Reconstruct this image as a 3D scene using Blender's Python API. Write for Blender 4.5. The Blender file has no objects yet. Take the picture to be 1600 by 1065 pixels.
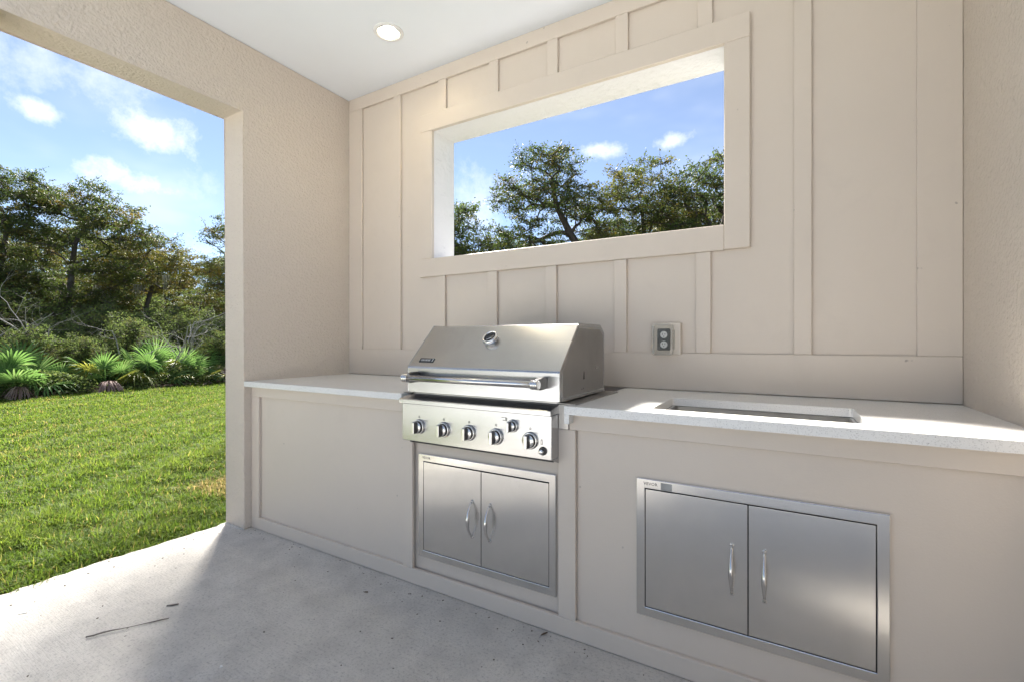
import bpy, bmesh, math, random
import numpy as np
from mathutils import Vector, Matrix
R = math.radians
scene = bpy.context.scene
col = scene.collection

# ------------------------------------------------------------------ camera
CAM_H = 1.1608
cd = bpy.data.cameras.new('camera'); cam = bpy.data.objects.new('camera', cd); col.objects.link(cam)
cd.sensor_width = 36.0; cd.lens = 36.0 * 723.6 / 1600; cd.clip_start = 0.05; cd.clip_end = 600
cam.location = (0, 0, CAM_H); cam.rotation_euler = (R(90), 0, R(30.38))
scene.camera = cam
scene.render.resolution_x = 1024; scene.render.resolution_y = 681

# ------------------------------------------------------------------ light
SUN_EL, SUN_AZ = R(42), R(-51)          # azimuth clockwise from +Y
sun_dir = Vector((math.sin(SUN_AZ) * math.cos(SUN_EL), math.cos(SUN_AZ) * math.cos(SUN_EL), math.sin(SUN_EL)))
sl = bpy.data.lights.new('sun', 'SUN'); sl.energy = 5.0; sl.angle = R(7); sl.color = (1.0, .95, .87)
so = bpy.data.objects.new('sun', sl); col.objects.link(so)
so.rotation_euler = sun_dir.to_track_quat('Z', 'Y').to_euler(); so.location = sun_dir * 60

world = bpy.data.worlds.new('World'); scene.world = world; world.use_nodes = True
def build_world():
    nt = world.node_tree; N = nt.nodes; L = nt.links
    for n in list(N): N.remove(n)
    out = N.new('ShaderNodeOutputWorld'); bg = N.new('ShaderNodeBackground'); bg.inputs['Strength'].default_value = 0.05
    L.new(bg.outputs[0], out.inputs[0])
    sky = N.new('ShaderNodeTexSky'); sky.sky_type = 'NISHITA'; sky.sun_disc = False
    sky.sun_elevation = SUN_EL; sky.sun_rotation = SUN_AZ; sky.altitude = 0
    sky.air_density = 0.58; sky.dust_density = 0.0; sky.ozone_density = 1.0
    tc = N.new('ShaderNodeTexCoord'); D = tc.outputs['Generated']
    def math_(op, a, b=None, c=None, clamp=False):
        m = N.new('ShaderNodeMath'); m.operation = op; m.use_clamp = clamp
        for i, v in enumerate((a, b, c)):
            if v is None: continue
            if isinstance(v, (int, float)): m.inputs[i].default_value = v
            else: L.new(v, m.inputs[i])
        return m.outputs[0]
    def dot(vec):
        m = N.new('ShaderNodeVectorMath'); m.operation = 'DOT_PRODUCT'; L.new(D, m.inputs[0]); m.inputs[1].default_value = vec
        return m.outputs['Value']
    def noise(scale, detail, rough, vec=D, zs=1.0):
        mp = N.new('ShaderNodeMapping'); mp.inputs['Scale'].default_value = (1, 1, zs); L.new(vec, mp.inputs[0])
        n = N.new('ShaderNodeTexNoise'); n.inputs['Scale'].default_value = scale; n.inputs['Detail'].default_value = detail
        n.inputs['Roughness'].default_value = rough; L.new(mp.outputs[0], n.inputs['Vector']); return n.outputs['Fac']
    def smooth(v, a, b):
        m = N.new('ShaderNodeMapRange'); m.interpolation_type = 'SMOOTHSTEP'; L.new(v, m.inputs[0])
        m.inputs[1].default_value = a; m.inputs[2].default_value = b; return m.outputs[0]
    edge = noise(17, 5, .66)
    total = None
    # small fair weather clouds: world direction (x, y, z), half width, half height, density
    puffs = [((-0.9162, 0.2281, 0.3293), 0.0347, 0.0182, 0.85), ((-0.8716, 0.3545, 0.3384), 0.0647, 0.0351, 0.9), ((-0.9073, 0.3337, 0.2559), 0.0784, 0.0268, 0.9), ((-0.3143, 0.8725, 0.3742), 0.0503, 0.0189, 0.9), ((-0.176, 0.9086, 0.3788), 0.0413, 0.0169, 0.9), ((-0.887, 0.2541, 0.3857), 0.149, 0.0554, 0.5), ((-0.5411, 0.7923, 0.2818), 0.0943, 0.0926, 0.5), ((-0.8804, 0.4002, 0.2545), 0.0934, 0.0437, 0.4), ((-0.8864, 0.4335, 0.1625), 0.0972, 0.0682, 0.35)]
    rnd = random.Random(4)
    for i in range(5):          # the same sort of clouds all round the rest of the sky
        a = R(40 + 50 * i); e = R(rnd.uniform(12, 40))
        puffs.append(((math.sin(a) * math.cos(e), math.cos(a) * math.cos(e), math.sin(e)), rnd.uniform(.04, .12), rnd.uniform(.02, .05), rnd.uniform(.5, .9)))
    for c, w, h, dens in puffs:
        c = Vector(c).normalized(); rt = Vector((c.y, -c.x, 0)).normalized(); up = rt.cross(c).normalized()
        u = math_('DIVIDE', dot(rt), w); v = math_('DIVIDE', math_('SUBTRACT', dot(up), 0.0), h)
        r2 = math_('ADD', math_('MULTIPLY', u, u), math_('MULTIPLY', v, v))
        r = math_('ADD', math_('SQRT', r2), math_('MULTIPLY', math_('SUBTRACT', edge, .5), 2.9))
        front = math_('GREATER_THAN', dot(c), 0.0)
        m = math_('MULTIPLY', math_('MULTIPLY', smooth(r, 1.5, -.45), dens), front)
        total = m if total is None else math_('MAXIMUM', total, m)
    veil = math_('MULTIPLY', smooth(noise(2.2, 4, .6, zs=2.5), .45, .80), .35)
    # clearer air high up, pale haze low down, as everywhere round the horizon
    fac = math_('MAXIMUM', total, math_('ADD', veil, .11))
    mix = N.new('ShaderNodeMix'); mix.data_type = 'RGBA'; L.new(fac, mix.inputs['Factor'])
    L.new(sky.outputs[0], mix.inputs[6]); mix.inputs[7].default_value = (6.6, 6.7, 6.9, 1)
    L.new(mix.outputs[2], bg.inputs['Color'])
build_world()
vs = scene.view_settings
vs.view_transform = 'Standard'; vs.look = 'None'; vs.gamma = 1; vs.exposure = 2.2; vs.use_curve_mapping = False
scene.cycles.use_denoising = True
scene.cycles.max_bounces = 7; scene.cycles.diffuse_bounces = 5; scene.cycles.transmission_bounces = 4; scene.cycles.transparent_max_bounces = 12
scene.cycles.sample_clamp_indirect = 6

# ------------------------------------------------------------------ material helpers
class NT:
    def __init__(s, name):
        s.m = bpy.data.materials.new(name); s.m.use_nodes = True; s.t = s.m.node_tree; s.N = s.t.nodes; s.L = s.t.links
        s.p = s.N['Principled BSDF']; s.out = s.N['Material Output']
        s.tc = s.N.new('ShaderNodeTexCoord')
    def vec(s, scale=(1, 1, 1), src='Object', rot=(0, 0, 0)):
        mp = s.N.new('ShaderNodeMapping'); mp.inputs['Scale'].default_value = scale; mp.inputs['Rotation'].default_value = rot
        s.L.new(s.tc.outputs[src], mp.inputs[0]); return mp.outputs[0]
    def noise(s, v, scale, detail=4, rough=.55, dist=0):
        n = s.N.new('ShaderNodeTexNoise'); s.L.new(v, n.inputs['Vector']); n.inputs['Scale'].default_value = scale
        n.inputs['Detail'].default_value = detail; n.inputs['Roughness'].default_value = rough; n.inputs['Distortion'].default_value = dist
        return n.outputs['Fac']
    def voro(s, v, scale, feature='F1', out='Distance'):
        n = s.N.new('ShaderNodeTexVoronoi'); n.feature = feature; s.L.new(v, n.inputs['Vector']); n.inputs['Scale'].default_value = scale
        return n.outputs[out]
    def ramp(s, f, stops, interp='LINEAR'):
        r = s.N.new('ShaderNodeValToRGB'); s.L.new(f, r.inputs[0]); e = r.color_ramp.elements; r.color_ramp.interpolation = interp
        while len(e) < len(stops): e.new(.5)
        for el, (p, c) in zip(e, stops):
            el.position = p; el.color = (c, c, c, 1) if isinstance(c, (int, float)) else (*c, 1)
        return r.outputs[0]
    def mix(s, f, a, b, mode='MIX'):
        m = s.N.new('ShaderNodeMix'); m.data_type = 'RGBA'; m.blend_type = mode
        for i, v in ((0, f), (6, a), (7, b)):
            if isinstance(v, (int, float)): m.inputs[i].default_value = v
            elif isinstance(v, tuple): m.inputs[i].default_value = (*v, 1)
            else: s.L.new(v, m.inputs[i])
        return m.outputs[2]
    def math(s, op, a, b):
        m = s.N.new('ShaderNodeMath'); m.operation = op
        for i, v in enumerate((a, b)):
            if isinstance(v, (int, float)): m.inputs[i].default_value = v
            else: s.L.new(v, m.inputs[i])
        return m.outputs[0]
    def set(s, **k):
        for n, v in k.items():
            i = s.p.inputs[n.replace('_', ' ')]
            if isinstance(v, (int, float)): i.default_value = v
            elif isinstance(v, tuple): i.default_value = (*v, 1)
            else: s.L.new(v, i)
        return s
    def bump(s, h, dist, strength=1.0, prev=None):
        b = s.N.new('ShaderNodeBump'); b.inputs['Distance'].default_value = dist; b.inputs['Strength'].default_value = strength
        s.L.new(h, b.inputs['Height'])
        if prev is not None: s.L.new(prev, b.inputs['Normal'])
        s.L.new(b.outputs[0], s.p.inputs['Normal']); return b.outputs[0]

BEIGE = (.646, .569, .491)
def m_paint(name='painted_board', c=BEIGE, rough=.40):
    n = NT(name); v = n.vec()
    f = n.noise(v, 2.2, 5); g = n.noise(n.vec((30, 30, 4)), 6, 3)
    cc = n.mix(f, tuple(x * .95 for x in c), tuple(min(1, x * 1.04) for x in c))
    spk = n.ramp(n.noise(v, 30, 1, .4), [(.15, .62), (.19, 1.0)])
    cc = n.mix(1.0, cc, spk, 'MULTIPLY')
    cc = n.mix(n.ramp(n.noise(v, 4.5, 8, .72, .5), [(.56, 0.0), (.74, .14)]), cc, tuple(x * .72 for x in c))
    n.set(Base_Color=cc, Roughness=n.ramp(g, [(.3, rough - .03), (.7, rough + .08)]))
    n.p.inputs['Specular IOR Level'].default_value = .42
    n.bump(n.noise(n.vec((22, 22, 22)), 9, 4), .0012, .35); return n.m
def m_stucco(name='stucco', c=BEIGE, amp=.012, sc=1.0, stain=0):
    n = NT(name); v = n.vec()
    a = n.noise(v, 46 * sc, 5, .62, .4); b = n.voro(v, 75 * sc, 'SMOOTH_F1')
    h = n.math('ADD', n.math('MULTIPLY', a, .75), n.math('MULTIPLY', b, .35))
    f = n.noise(v, 1.6, 5)
    cc = n.mix(f, tuple(x * .95 for x in c), tuple(min(1, x * 1.03) for x in c))
    if stain: cc = n.mix(n.ramp(n.noise(n.vec((1, 1, 2.5)), 9, 6, .7), [(.60, 0.0), (.72, stain)]), cc, tuple(x * .55 for x in c))
    n.set(Base_Color=cc, Roughness=.78); n.p.inputs['Specular IOR Level'].default_value = .3
    n.bump(h, amp, .9); return n.m
def m_plain(name, c, rough=.5, metal=0.0, spec=.5, var=.06):
    n = NT(name); f = n.noise(n.vec(), 25, 3)
    n.set(Base_Color=n.mix(f, tuple(x * (1 - var) for x in c), tuple(min(1, x * (1 + var)) for x in c)), Roughness=rough, Metallic=metal)
    n.p.inputs['Specular IOR Level'].default_value = spec; return n.m
def m_steel(name, c=(.62, .61, .60), rough=.24, aniso=.75, smudge=.12, lines=1.0):
    n = NT(name)
    br = n.noise(n.vec((4, 60, 900)), 2.0, 2, .5)
    sm = n.ramp(n.noise(n.vec((1, 1, 1)), 6, 8, .70, .5), [(.42, 0.0), (.78, 1.0)])
    ro = n.math('ADD', n.math('MULTIPLY', br, .05 * lines), n.math('MULTIPLY', sm, smudge))
    ro = n.math('ADD', ro, rough - .03)
    cc = n.mix(br, tuple(x * .985 for x in c), tuple(min(1, x * 1.015) for x in c))
    cc = n.mix(n.math('MULTIPLY', sm, .30), cc, tuple(x * .72 for x in c))
    n.set(Base_Color=cc, Metallic=1.0, Roughness=ro, Anisotropic=aniso)
    tg = n.N.new('ShaderNodeTangent'); tg.direction_type = 'UV_MAP'; tg.uv_map = 'UVMap'
    n.L.new(tg.outputs[0], n.p.inputs['Tangent'])
    return n.m
def m_quartz():
    n = NT('quartz'); v = n.vec()
    s1 = n.ramp(n.voro(v, 150), [(.12, 1.0), (.26, 0.0)]); k = n.ramp(n.noise(v, 120, 2), [(.56, 0.0), (.60, 1.0)])
    s2 = n.ramp(n.noise(v, 300, 2, .5), [(.36, 1.0), (.44, 0.0)])
    c = n.mix(n.noise(v, 5, 3), (.72, .715, .70), (.78, .775, .76))
    c = n.mix(n.math('MULTIPLY', s2, .42), c, (.45, .44, .43))
    c = n.mix(n.math('MULTIPLY', n.math('MULTIPLY', s1, k), .75), c, (.28, .27, .26))
    n.set(Base_Color=c, Roughness=.26); return n.m
def m_concrete():
    n = NT('concrete'); v = n.vec()
    big = n.noise(v, .9, 6, .6); mid = n.noise(v, 7, 7, .66); fine = n.noise(v, 95, 5, .7)
    br = n.noise(n.vec((5, 110, 1), rot=(0, 0, R(35))), 2.0, 4, .6)
    c = n.mix(n.ramp(big, [(.32, 0.0), (.68, 1.0)]), (.55, .52, .475), (.66, .63, .585))
    c = n.mix(n.ramp(mid, [(.33, .6), (.58, 0.0)]), c, (.42, .40, .375))
    c = n.mix(n.math('MULTIPLY', n.ramp(fine, [(.28, 1.0), (.48, 0.0)]), .7), c, (.20, .195, .19))
    c = n.mix(n.math('MULTIPLY', n.ramp(fine, [(.60, 0.0), (.75, 1.0)]), .5), c, (.62, .61, .60))
    c = n.mix(n.ramp(n.noise(v, 16, 4, .7), [(.72, 0.0), (.75, .6)]), c, (.70, .69, .67))
    c = n.mix(n.ramp(n.voro(v, 9), [(.025, .8), (.04, 0.0)]), c, (.12, .11, .10))
    n.set(Base_Color=c, Roughness=.86); n.p.inputs['Specular IOR Level'].default_value = .3
    b = n.bump(n.math('ADD', n.math('ADD', fine, n.math('MULTIPLY', mid, .8)), n.math('MULTIPLY', br, .7)), .005, .8)
    return n.m
def m_leaf(name, stops, transl=.45, rough=.6, gloss=.15, attr='tint'):
    n = NT(name); a = n.N.new('ShaderNodeAttribute'); a.attribute_name = attr
    c = n.ramp(a.outputs['Fac'], stops)
    n.set(Base_Color=c, Roughness=rough); n.p.inputs['Specular IOR Level'].default_value = gloss
    tr = n.N.new('ShaderNodeBsdfTranslucent')
    hs = n.N.new('ShaderNodeHueSaturation'); hs.inputs['Saturation'].default_value = 1.1; hs.inputs['Value'].default_value = 1.25; hs.inputs['Hue'].default_value = .49
    n.L.new(c, hs.inputs['Color']); n.L.new(hs.outputs[0], tr.inputs[0])
    mx = n.N.new('ShaderNodeMixShader'); mx.inputs[0].default_value = transl
    n.L.new(n.p.outputs[0], mx.inputs[1]); n.L.new(tr.outputs[0], mx.inputs[2]); n.L.new(mx.outputs[0], n.out.inputs[0]); return n.m
def m_bark(name, c):
    n = NT(name); v = n.vec((6, 6, 1.5))
    f = n.noise(v, 5, 6, .7); l = n.ramp(n.noise(n.vec(), 3.2, 4), [(.58, 0.0), (.72, .4)])
    n.set(Base_Color=n.mix(l, n.mix(f, tuple(x * .55 for x in c), tuple(x * 1.3 for x in c)), (.23, .24, .21)), Roughness=.9); n.bump(f, .02, .8); return n.m
def m_ground(name, stops, sc=3.0):
    n = NT(name); v = n.vec(); f = n.noise(v, sc, 8, .7); g = n.noise(v, sc * 22, 5, .7)
    n.set(Base_Color=n.mix(g, n.ramp(f, stops), (.05, .045, .02), 'MIX'), Roughness=.95); n.bump(g, .03, .8); return n.m
def m_emit(name, c, e):
    n = NT(name); n.set(Base_Color=(.8, .8, .8), Emission_Color=c, Emission_Strength=e); return n.m
def m_clear(name):
    n = NT(name); n.set(Base_Color=(.93, .93, .91), Roughness=.12, Transmission_Weight=.0, IOR=1.45)
    tr = n.N.new('ShaderNodeBsdfTransparent'); tr.inputs[0].default_value = (.93, .93, .92, 1)
    lw = n.N.new('ShaderNodeLayerWeight'); lw.inputs[0].default_value = .35
    f = n.math('ADD', n.math('MULTIPLY', lw.outputs['Facing'], .5), .03)
    mx = n.N.new('ShaderNodeMixShader'); n.L.new(f, mx.inputs[0])
    n.L.new(tr.outputs[0], mx.inputs[1]); n.L.new(n.p.outputs[0], mx.inputs[2]); n.L.new(mx.outputs[0], n.out.inputs[0]); return n.m

M = dict(
    board=m_paint(), stucco=m_stucco(), reveal=m_stucco('white_stucco', (.80, .79, .80), .012, .45, .3),
    ceiling=m_stucco('ceiling_paint', (.80, .84, .885), .0006, .7), concrete=m_concrete(), quartz=m_quartz(),
    steel=m_steel('brushed_steel', (.50, .50, .505), smudge=.03), steel_door=m_steel('door_steel', (.77, .76, .745), .21, .6, .06),
    steel_dark=m_steel('side_steel', (.36, .35, .34), .30, .4, .10), chrome=m_plain('chrome', (.78, .77, .76), .10, 1.0, var=.02),
    satin=m_plain('satin_steel', (.66, .65, .64), .22, 1.0, var=.03), black=m_plain('black', (.012, .012, .012), .4),
    dark=m_plain('painted_gap_shade', (.02, .02, .02), .8), knobside=m_plain('knob_dark', (.09, .085, .08), .32, .6),
    ink=m_plain('ink', (.05, .05, .05), .6), badge=m_plain('badge_black', (.03, .035, .045), .25), pale=m_plain('pale_print', (.62, .64, .66), .4),
    sticker=m_plain('sticker_grey', (.33, .33, .32), .55, var=.25), white=m_plain('white_plastic', (.78, .78, .77), .35),
    lens=m_emit('lamp_lens', (1.0, .86, .58), 26), baffle=m_plain('warm_baffle', (.82, .74, .50), .45),
    greyplastic=m_plain('grey_plastic', (.035, .035, .033), .35), clear=m_clear('clear_plastic'), platebeige=m_paint('plate_paint', (.65, .58, .50), .4),
    bark=m_bark('oak_bark', (.075, .062, .052)), greybark=m_bark('grey_dead_wood', (.34, .32, .30)),
    deck=m_stucco('pale_bounce_deck', (.64, .65, .66), .004, .3),
    soil=m_ground('soil', [(.3, (.06, .045, .03)), (.7, (.16, .12, .085))], 1.4),
    lawn=m_ground('lawn_soil', [(.3, (.06, .072, .02)), (.55, (.095, .115, .03)), (.75, (.16, .14, .07))], .8),
    twig=m_plain('twig_bark', (.16, .14, .12), .9, var=.4), dryleaf=m_plain('dry_leaf', (.20, .14, .09), .8, var=.3), chip=m_plain('chip', (.75, .75, .74), .8),
    grass=m_leaf('grass_blade', [(0, (.40, .33, .15)), (.10, (.30, .27, .085)), (.2, (.14, .19, .04)), (.45, (.085, .155, .03)), (.7, (.12, .18, .034)), (1, (.19, .25, .055))], .5, .6, .15),
    oak=m_leaf('oak_leaf', [(0, (.16, .125, .035)), (.14, (.12, .12, .035)), (.35, (.065, .09, .026)), (.8, (.075, .115, .034)), (1, (.12, .16, .05))], .40, .55, .2),
    pale_oak=m_leaf('pale_oak_leaf', [(0, (.19, .15, .035)), (.25, (.15, .155, .04)), (.6, (.095, .125, .034)), (1, (.13, .17, .05))], .32, .55, .2),
    bush=m_leaf('bush_leaf', [(0, (.15, .14, .05)), (.4, (.105, .15, .05)), (1, (.16, .215, .07))], .35, .7, .08),
    palm=m_leaf('palmetto_leaf', [(0, (.09, .17, .05)), (.6, (.15, .27, .085)), (1, (.24, .34, .13))], .35, .55, .2),
    palm_yellow=m_leaf('palmetto_yellow', [(0, (.18, .23, .05)), (1, (.31, .31, .08))], .30, .45, .4),
    palm_dead=m_leaf('palmetto_dead', [(0, (.17, .10, .085)), (1, (.33, .23, .20))], .15, .7, .2),
    moss=m_leaf('spanish_moss', [(0, (.20, .21, .17)), (1, (.33, .34, .29))], .3, .9, .1),
    litter=m_leaf('litter', [(0, (.08, .05, .03)), (.6, (.20, .14, .09)), (1, (.36, .30, .23))], .1, .9, .1),
)

# ------------------------------------------------------------------ object helpers
def tag(o, label=None, cat=None, group=None, kind=None):
    for k, v in (('label', label), ('category', cat), ('group', group), ('kind', kind)):
        if v: o[k] = v
    return o
def thing(name, loc, label, cat, group=None, rz=0):
    o = bpy.data.objects.new(name, None); col.objects.link(o); o.location = loc; o.rotation_euler.z = rz
    o.empty_display_size = .1; return tag(o, label, cat, group)
def ob(name, me, parent=None, mats=()):
    o = bpy.data.objects.new(name, me); col.objects.link(o)
    for m in mats: me.materials.append(M[m] if isinstance(m, str) else m)
    if parent is not None: o.parent = parent
    return o
def wloc(p):
    l = Vector((0, 0, 0))
    while p is not None: l += Vector(p.location); p = p.parent
    return l
def from_bm(name, bm, mats, parent=None, smooth=False, uv=True):
    """bm in world coordinates (axis aligned parents)"""
    l = wloc(parent)
    if parent is not None: bmesh.ops.translate(bm, verts=bm.verts, vec=-l)
    bmesh.ops.recalc_face_normals(bm, faces=bm.faces)
    if uv:
        ul = bm.loops.layers.uv.new('UVMap')
        for f in bm.faces:
            n = f.normal
            for lp in f.loops:
                c = lp.vert.co
                lp[ul].uv = (c.y, c.z) if abs(n.x) > .8 else (c.x, c.z + c.y)
    if smooth:
        for f in bm.faces: f.smooth = True
    me = bpy.data.meshes.new(name); bm.to_mesh(me); bm.free()
    return ob(name, me, parent, mats)
def add_box(bm, x0, x1, y0, y1, z0, z1, bev=0.0, seg=1):
    r = bmesh.ops.create_cube(bm, size=1)
    for v in r['verts']:
        v.co = Vector(((x0 + x1) / 2 + v.co.x * (x1 - x0), (y0 + y1) / 2 + v.co.y * (y1 - y0), (z0 + z1) / 2 + v.co.z * (z1 - z0)))
    if bev:
        es = list({e for v in r['verts'] for e in v.link_edges})
        bmesh.ops.bevel(bm, geom=es, offset=bev, segments=seg, affect='EDGES', profile=.5)
def box(name, dims, mat, parent=None, bev=.0015, seg=1):
    bm = bmesh.new(); add_box(bm, *dims, bev=bev, seg=seg); return from_bm(name, bm, [mat], parent)
def prism(bm, pts, axis, a0, a1):
    """pts: list of 2d; axis 'x': (y,z); 'y': (x,z); 'z': (x,y)"""
    def co(p, a): return {'x': (a, p[0], p[1]), 'y': (p[0], a, p[1]), 'z': (p[0], p[1], a)}[axis]
    A = [bm.verts.new(co(p, a0)) for p in pts]; B = [bm.verts.new(co(p, a1)) for p in pts]
    n = len(pts); fs = [bm.faces.new(A), bm.faces.new(B[::-1])]
    for i in range(n): fs.append(bm.faces.new((A[i], A[(i + 1) % n], B[(i + 1) % n], B[i])))
    return fs
def ring(bm, outer, inner, axis, a0, a1):
    """rect frame, outer/inner=(u0,u1,v0,v1); returns inner faces"""
    def co(u, v, a): return {'x': (a, u, v), 'y': (u, a, v), 'z': (u, v, a)}[axis]
    def loop(r, a): return [bm.verts.new(co(u, v, a)) for u, v in ((r[0], r[2]), (r[1], r[2]), (r[1], r[3]), (r[0], r[3]))]
    o0, i0, o1, i1 = loop(outer, a0), loop(inner, a0), loop(outer, a1), loop(inner, a1); inn = []
    for k in range(4):
        j = (k + 1) % 4
        bm.faces.new((o0[k], o0[j], i0[j], i0[k])); bm.faces.new((o1[k], i1[k], i1[j], o1[j]))
        bm.faces.new((o0[k], o1[k], o1[j], o0[j])); inn.append(bm.faces.new((i0[k], i0[j], i1[j], i1[k])))
    return inn
def lathe(bm, prof, n, origin, axis, mat=0):
    ax = Vector(axis).normalized(); q = ax.to_track_quat('Z', 'Y'); o = Vector(origin); rows = []
    for r, h in prof:
        rows.append([bm.verts.new(o + q @ Vector((r * math.cos(2 * math.pi * k / n), r * math.sin(2 * math.pi * k / n), h))) for k in range(n)])
    for a, b in zip(rows, rows[1:]):
        for k in range(n):
            f = bm.faces.new((a[k], a[(k + 1) % n], b[(k + 1) % n], b[k])); f.material_index = mat; f.smooth = True
    for rw in (rows[0], rows[-1]):
        try: f = bm.faces.new(rw); f.material_index = mat
        except ValueError: pass
def tube(bm, pts, rad, n=10, sx=1.0):
    pts = [Vector(p) for p in pts]; rows = []
    for i, p in enumerate(pts):
        t = (pts[min(i + 1, len(pts) - 1)] - pts[max(i - 1, 0)]).normalized()
        a = t.cross(Vector((0, 1, 0.01))); a = a.normalized() if a.length > 1e-3 else Vector((1, 0, 0)); b = t.cross(a)
        r = rad[i] if isinstance(rad, (list, tuple)) else rad
        rows.append([bm.verts.new(p + (a * math.cos(2 * math.pi * k / n) * sx + b * math.sin(2 * math.pi * k / n)) * r) for k in range(n)])
    for a, b in zip(rows, rows[1:]):
        for k in range(n): f = bm.faces.new((a[k], a[(k + 1) % n], b[(k + 1) % n], b[k])); f.smooth = True
    bm.faces.new(rows[0]); bm.faces.new(rows[-1][::-1])
def text(name, body, size, origin, mat, parent, thick=.0006):
    cu = bpy.data.curves.new(name, 'FONT'); cu.body = body; cu.size = size; cu.extrude = thick / 2; cu.resolution_u = 2; cu.space_character = 1.05
    t = bpy.data.objects.new('tmp', cu); col.objects.link(t); bpy.context.view_layer.update()
    me = bpy.data.meshes.new_from_object(t); bpy.data.objects.remove(t); bpy.data.curves.remove(cu)
    me.transform(Matrix.Translation(Vector(origin) - wloc(parent)) @ Matrix.Rotation(R(90), 4, 'X'))
    me.name = name; me.materials.clear(); return ob(name, me, parent, [mat])
def mesh_np(name, V, quads=None, tris=None, tint=None):
    me = bpy.data.meshes.new(name); V = np.asarray(V, np.float32); me.vertices.add(len(V)); me.vertices.foreach_set('co', V.ravel())
    nq = 0 if quads is None else len(quads); ntr = 0 if tris is None else len(tris)
    idx = []; starts = []
    if nq: idx.append(np.asarray(quads, np.int32).ravel()); starts.append(np.arange(nq, dtype=np.int32) * 4)
    if ntr: idx.append(np.asarray(tris, np.int32).ravel()); starts.append(nq * 4 + np.arange(ntr, dtype=np.int32) * 3)
    idx = np.concatenate(idx); me.loops.add(len(idx)); me.loops.foreach_set('vertex_index', idx)
    me.polygons.add(nq + ntr); me.polygons.foreach_set('loop_start', np.concatenate(starts))
    me.update(calc_edges=True)
    if tint is not None:
        a = me.attributes.new('tint', 'FLOAT', 'POINT'); a.data.foreach_set('value', np.asarray(tint, np.float32))
    return me

# ------------------------------------------------------------------ dimensions (metres)
D, T = 2.4264, .2406                    # back wall face, thickness
XL, XO, XR = -2.8685, -3.0774, .6007    # left wall inner / outer face, right wall face
YP = 1.627                              # end of the left wall by the opening
YF, YC = 1.6252, 1.672                  # counter edge, cabinet frame face
ZC, ZS = .914, .882                     # counter top, underside
ZT = 2.9952                             # ceiling
BACK = .34                             # where the roof ends behind
SLAB = -1.6                             # rear edge of the slab
WX0, WX1, WZ0, WZ1 = -2.0478, -.2454, 1.7159, 2.582

# ------------------------------------------------------------------ setting: ground
def ground():
    n = 64; V = []; Q = []
    xs = np.concatenate([[-220, -90, -40, -25], np.linspace(-19, -3.3, 46), [-3.0, 5, 20, 60, 220]])
    ys = np.concatenate([[-220, -90, -40, -20], np.linspace(-12, 20, 60), [30, 60, 120, 260]])
    rs = np.random.default_rng(3)
    for y in ys:
        for x in xs:
            h = -.055 + .02 * math.sin(x * 1.1 + y * .7) + .015 * math.sin(y * 1.9 - x * .4)
            if x > -3.4 and x < 4 and -3 < y < 3.2 or abs(x) < 9.6 and -17 < y < -.2: h = min(h, -.09)
            h += .18 * max(0, min(1, (-12.5 - x) / 4))
            V.append((x, y, h))
    w = len(xs)
    for j in range(len(ys) - 1):
        for i in range(w - 1): Q.append((j * w + i, j * w + i + 1, (j + 1) * w + i + 1, (j + 1) * w + i))
    me = mesh_np('lawn_ground', V, Q); me.polygons.foreach_set('use_smooth', [True] * len(Q))
    tag(ob('lawn_ground', me, None, ['lawn']), kind='structure')
ground()
def ground_z(x, y):
    return -.055 + .02 * np.sin(x * 1.1 + y * .7) + .015 * np.sin(y * 1.9 - x * .4) + .18 * np.clip((-12.5 - x) / 4, 0, 1)

def slab():
    bm = bmesh.new(); rnd = random.Random(5); pts = [(3.5, D + T), (3.5, SLAB)]
    ys = np.linspace(SLAB, D + T, 110)
    for i, y in enumerate(ys):
        j = rnd.uniform(-.008, .008) + .012 * math.sin(y * 5) if y < YP - .02 else 0
        pts.append((XO - .012 + j, y))
    fs = prism(bm, pts, 'z', -.14, 0)
    bmesh.ops.triangulate(bm, faces=[f for f in bm.faces if len(f.verts) > 4])
    tag(from_bm('patio_slab', bm, ['concrete']), kind='structure')
slab()
def added_bounce_deck():  # unseen pale ground added to bounce sunlight in under the roof
    bm = bmesh.new(); prism(bm, [(-9, -16), (9, -16), (9, SLAB - .012), (XO - .04, SLAB - .012), (XO - .04, -.35), (-9, -.35)], 'z', -.12, -.03)
    tag(from_bm('added_bounce_deck', bm, ['deck']), kind='structure')
added_bounce_deck()

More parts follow.
